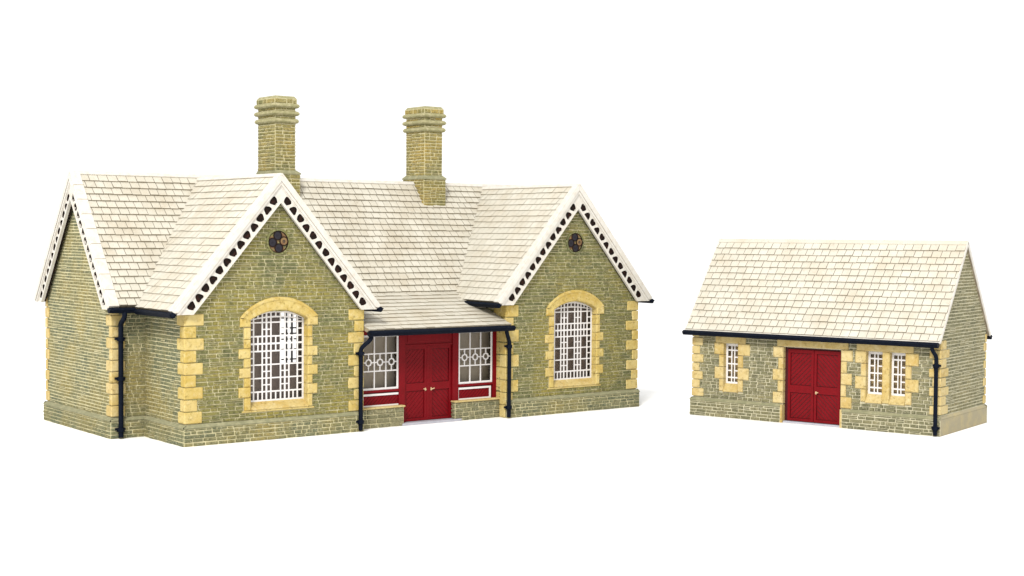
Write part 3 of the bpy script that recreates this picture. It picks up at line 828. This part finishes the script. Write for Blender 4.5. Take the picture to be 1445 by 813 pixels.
def stone_blocks(mb, u0, u1, z0, z1, outw, nar, n, side, first):
    h = (z1-z0)/n
    for k in range(n):
        w = outw if (k % 2 == 0) == first else nar
        a, b = (u0-w*U(.93,1.05), u0) if side < 0 else (u1, u1+w*U(.93,1.05))
        mb.block(FB, a, b, z0+k*h+.009, z0+(k+1)*h-.009, -.30, .066, c=.03)
def narrow_window(u0, u1, wl, wr, parent=B):
    w = bpy.data.objects.new('narrow_window', None); COL.objects.link(w); w.parent = parent; w.empty_display_size = .005
    mb = MB()
    if wl: stone_blocks(mb, u0, u1, 1.02, 2.90, wl[0], wl[1], 4, -1, False)
    if wr: stone_blocks(mb, u0, u1, 1.02, 2.90, wr[0], wr[1], 4, 1, False)
    if mb.v: mb.build('stone_jamb', ['sand_pale'], w)
    mb = MB(); prof = [(-.30,1.0), (.060,1.0), (.060,1.05), (.045,1.07), (-.17,1.315), (-.30,1.315)]
    n = len(prof); vs = [(u0+.0, -d, z) for d, z in prof]+[(u1, -d, z) for d, z in prof]
    mb.add(vs, [tuple(range(n)), tuple(range(n, 2*n))[::-1]]+[(i,(i+1)%n,n+(i+1)%n,n+i) for i in range(n)])
    mb.build('window_sill', ['sand_pale'], w, bevel=.02)
    us = cum(u0, [.085,.145,.045,.085,.045,.145,.085], u1-u0)
    zs = cum(WZ0, [.10,.17,.07,.27,.06,.27,.065,.27,.06,.27,.065,.17,.11], WZ1-WZ0-.02)
    def solid(i, j):
        if i % 2 == 0 or j in (0, 12): return True
        if i == 3: return j in (2, 6, 10)
        return j % 2 == 0
    mb = MB(); lattice(mb, FB, us, zs, solid, -.195, -.18); mb.build('lattice_frame', ['lattice'], w)
    mb = MB(); mb.add([FB(u0,WZ0,-.21), FB(u1,WZ0,-.21), FB(u1,WZ1,-.21), FB(u0,WZ1,-.21)], [(0,1,2,3)]); mb.build('window_pane', ['glass'], w)
    return w
w1 = narrow_window(*WINS[0], (.40,.19), (.50,.22))
w2 = narrow_window(*WINS[1], (.40,.20), None)
w3 = narrow_window(*WINS[2], None, (.48,.24))
mb = MB(); mb.block(FB, WINS[1][1], WINS[2][0], 1.02, 2.90, -.30, .050, c=.025); mb.build('stone_mullion', ['sand_pale'], B)
mb = MB(); mb.block(FB, -8.90, -7.60, 2.90, 3.22, -.30, .062, c=.025); mb.build('stone_lintel', ['sand_pale'], B)
mb = MB(); mb.block(FB, -3.10, -.95, 2.90, 3.22, -.30, .062, c=.025); mb.build('stone_lintel', ['sand_pale'], B)
mb = MB(); mb.block(FB, -6.28, -3.42, 2.90, 3.22, -.30, .062, c=.025); mb.build('stone_lintel', ['sand_pale'], B)
for u in (-6.02, -3.70):
    mb = MB(); s_ = -1 if u < -5 else 1
    stone_blocks(mb, -6.02, -3.70, .72, 2.89, .43, .22, 5 if s_ < 0 else 5, s_, True); mb.build('door_jamb', ['sand_pale'], B)
mb = MB()
FD = Ffront(.17)
mb.block(FD, -6.02, -5.90, .07, 2.87, -.14, .02); mb.block(FD, -3.78, -3.70, .07, 2.87, -.14, .02); mb.block(FD, -5.90, -3.78, 2.80, 2.87, -.14, .02)
mb.build('door_frame', ['red_deep'], B, bevel=.01)
FD2 = Ffront(.10)
leaf(-5.89, -4.845, .09, 2.79, FD2, 1, 1.30, B, 1, gap=.021)
leaf(-4.825, -3.785, .09, 2.79, FD2, -1, 1.30, B, -1, hx=-4.74, hz=1.20, gap=.021)
mb = MB(); mb.block(BOX, -6.02, -3.70, 0, .07, -.02, .35); mb.build('doorstep', ['step'], B, bevel=.012)
card('room_partition', Ffront(.40), -BL+.25, -.25, .02, 3.4, 'ochre_card', parent=B)
# roof
BO = .10; BLs = math.sqrt(1+bs*bs); bsl = (BYR+BE)*BLs
def FRb(u, s, d): return (u, -BE+s/BLs-d*bs/BLs, BZE+s*bs/BLs+d/BLs)
def FRk(u, s, d): return (u, 2*BYR+BE-s/BLs+d*bs/BLs, BZE+s*bs/BLs+d/BLs)
mb = MB(); xl, xr = -BL-.19, BO
for FF in (FRb, FRk):
    vs = [FF(xl,0,-.012), FF(xr,0,-.012), FF(xr,bsl,-.012), FF(xl,bsl,-.012), FF(xl,0,-.13), FF(xr,0,-.09), FF(xr,bsl-.08,-.09), FF(xl,bsl-.08,-.13)]
    mb.add(vs, [(0,1,2,3), (7,6,5,4), (0,4,5,1), (1,5,6,2), (2,6,7,3), (3,7,4,0)], 1)
tiles(mb, FRb, 14, (bsl-.15)/14, lambda s: (xl, xr), tw=.335, lift=.058, gap=.009)
tiles(mb, FRk, 14, (bsl-.15)/14, lambda s: (xl, xr), tw=.34, lift=.05)
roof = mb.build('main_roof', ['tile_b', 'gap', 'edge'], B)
mb = MB(); mb.block(FRb, xl-.005, xr+.005, bsl-.165, bsl+.012, -.05, .046); mb.block(FRk, xl-.005, xr+.005, bsl-.165, bsl+.012, -.05, .048)
mb.build('ridge_cap', ['tile_b'], roof, bevel=.02)
for x0, x1 in ((xr-.012, xr+.022), (xl-.022, xl+.012)):
    mb = MB(); mb.block(FRb, x0, x1, -.01, bsl+.0, -.10, .030); mb.block(FRk, x0, x1, -.01, bsl+.0, -.10, .028)
    mb.build('verge_strip', ['white'], roof, bevel=.008)
mb = MB(); mb.block(FRb, xl-.04, xr+.01, -.05, .05, -.06, .02); mb.build('eave_board', ['white'], roof, bevel=.01)
g = MB(); gut(g, (xl-.06, -BE-.08, BZE-.09), (xr-.02, -BE-.08, BZE-.09), .105); g.build('gutter', ['black'], B)
g = MB(); gut(g, (xr+.02, 2*BYR+BE+.06, BZE-.09), (xl, 2*BYR+BE+.06, BZE-.09), .10); g.build('gutter', ['black'], B)
pipe(B, (-.17, -.33, 3.22), (-.07, -.17), 3.14, 2.78, .072, (2.52, .31))

# ================================================================== table, light, camera
mb = MB(); R_ = 4000
mb.add([(-R_,-R_,0), (R_,-R_,0), (R_,R_,0), (-R_,R_,0)], [(0,1,2,3)])
tab = mb.build('white_surface', ['table'], None); tab['kind'] = 'structure'

wd = bpy.data.worlds.new('World'); SC.world = wd; wd.use_nodes = True
bg = wd.node_tree.nodes['Background']; bg.inputs[0].default_value = (1, .995, .985, 1); bg.inputs[1].default_value = 1.17
def area(name, loc, target, size, power, color):
    l = bpy.data.lights.new(name, 'AREA'); l.shape = 'DISK'; l.size = size; l.energy = power; l.color = color
    o = bpy.data.objects.new(name, l); COL.objects.link(o); o.location = loc
    d = Vector(target)-Vector(loc); o.rotation_euler = d.to_track_quat('-Z', 'Y').to_euler()
    return o
area('softbox_lamp', (-.26, -.46, .90), (.02, .55, .04), .30, 20.0, (1, .975, .93))

cam = bpy.data.cameras.new('camera'); co = bpy.data.objects.new('camera', cam); COL.objects.link(co)
cam.sensor_fit = 'HORIZONTAL'; cam.sensor_width = 36; cam.lens = 2063.2/1445*36; cam.clip_start = .01; cam.clip_end = 200
pt, rl = .0372, .0075
c, s_ = math.cos(pt), math.sin(pt)
R0, F0, U0 = Vector((1,0,0)), Vector((0,c,-s_)), Vector((0,s_,c))
Rv = R0*math.cos(rl)+U0*math.sin(rl); Uv = U0*math.cos(rl)-R0*math.sin(rl)
m = Matrix((Rv, Uv, -F0)).transposed().to_4x4(); m.translation = Vector((0, 0, 7.0691*S)); co.matrix_world = m
SC.camera = co
SC.view_settings.view_transform = 'Standard'; SC.view_settings.look = 'None'
SC.view_settings.exposure = 0; SC.view_settings.gamma = 1
SC.cycles.max_bounces = 8; SC.cycles.transparent_max_bounces = 12
SC.cycles.use_denoising = True
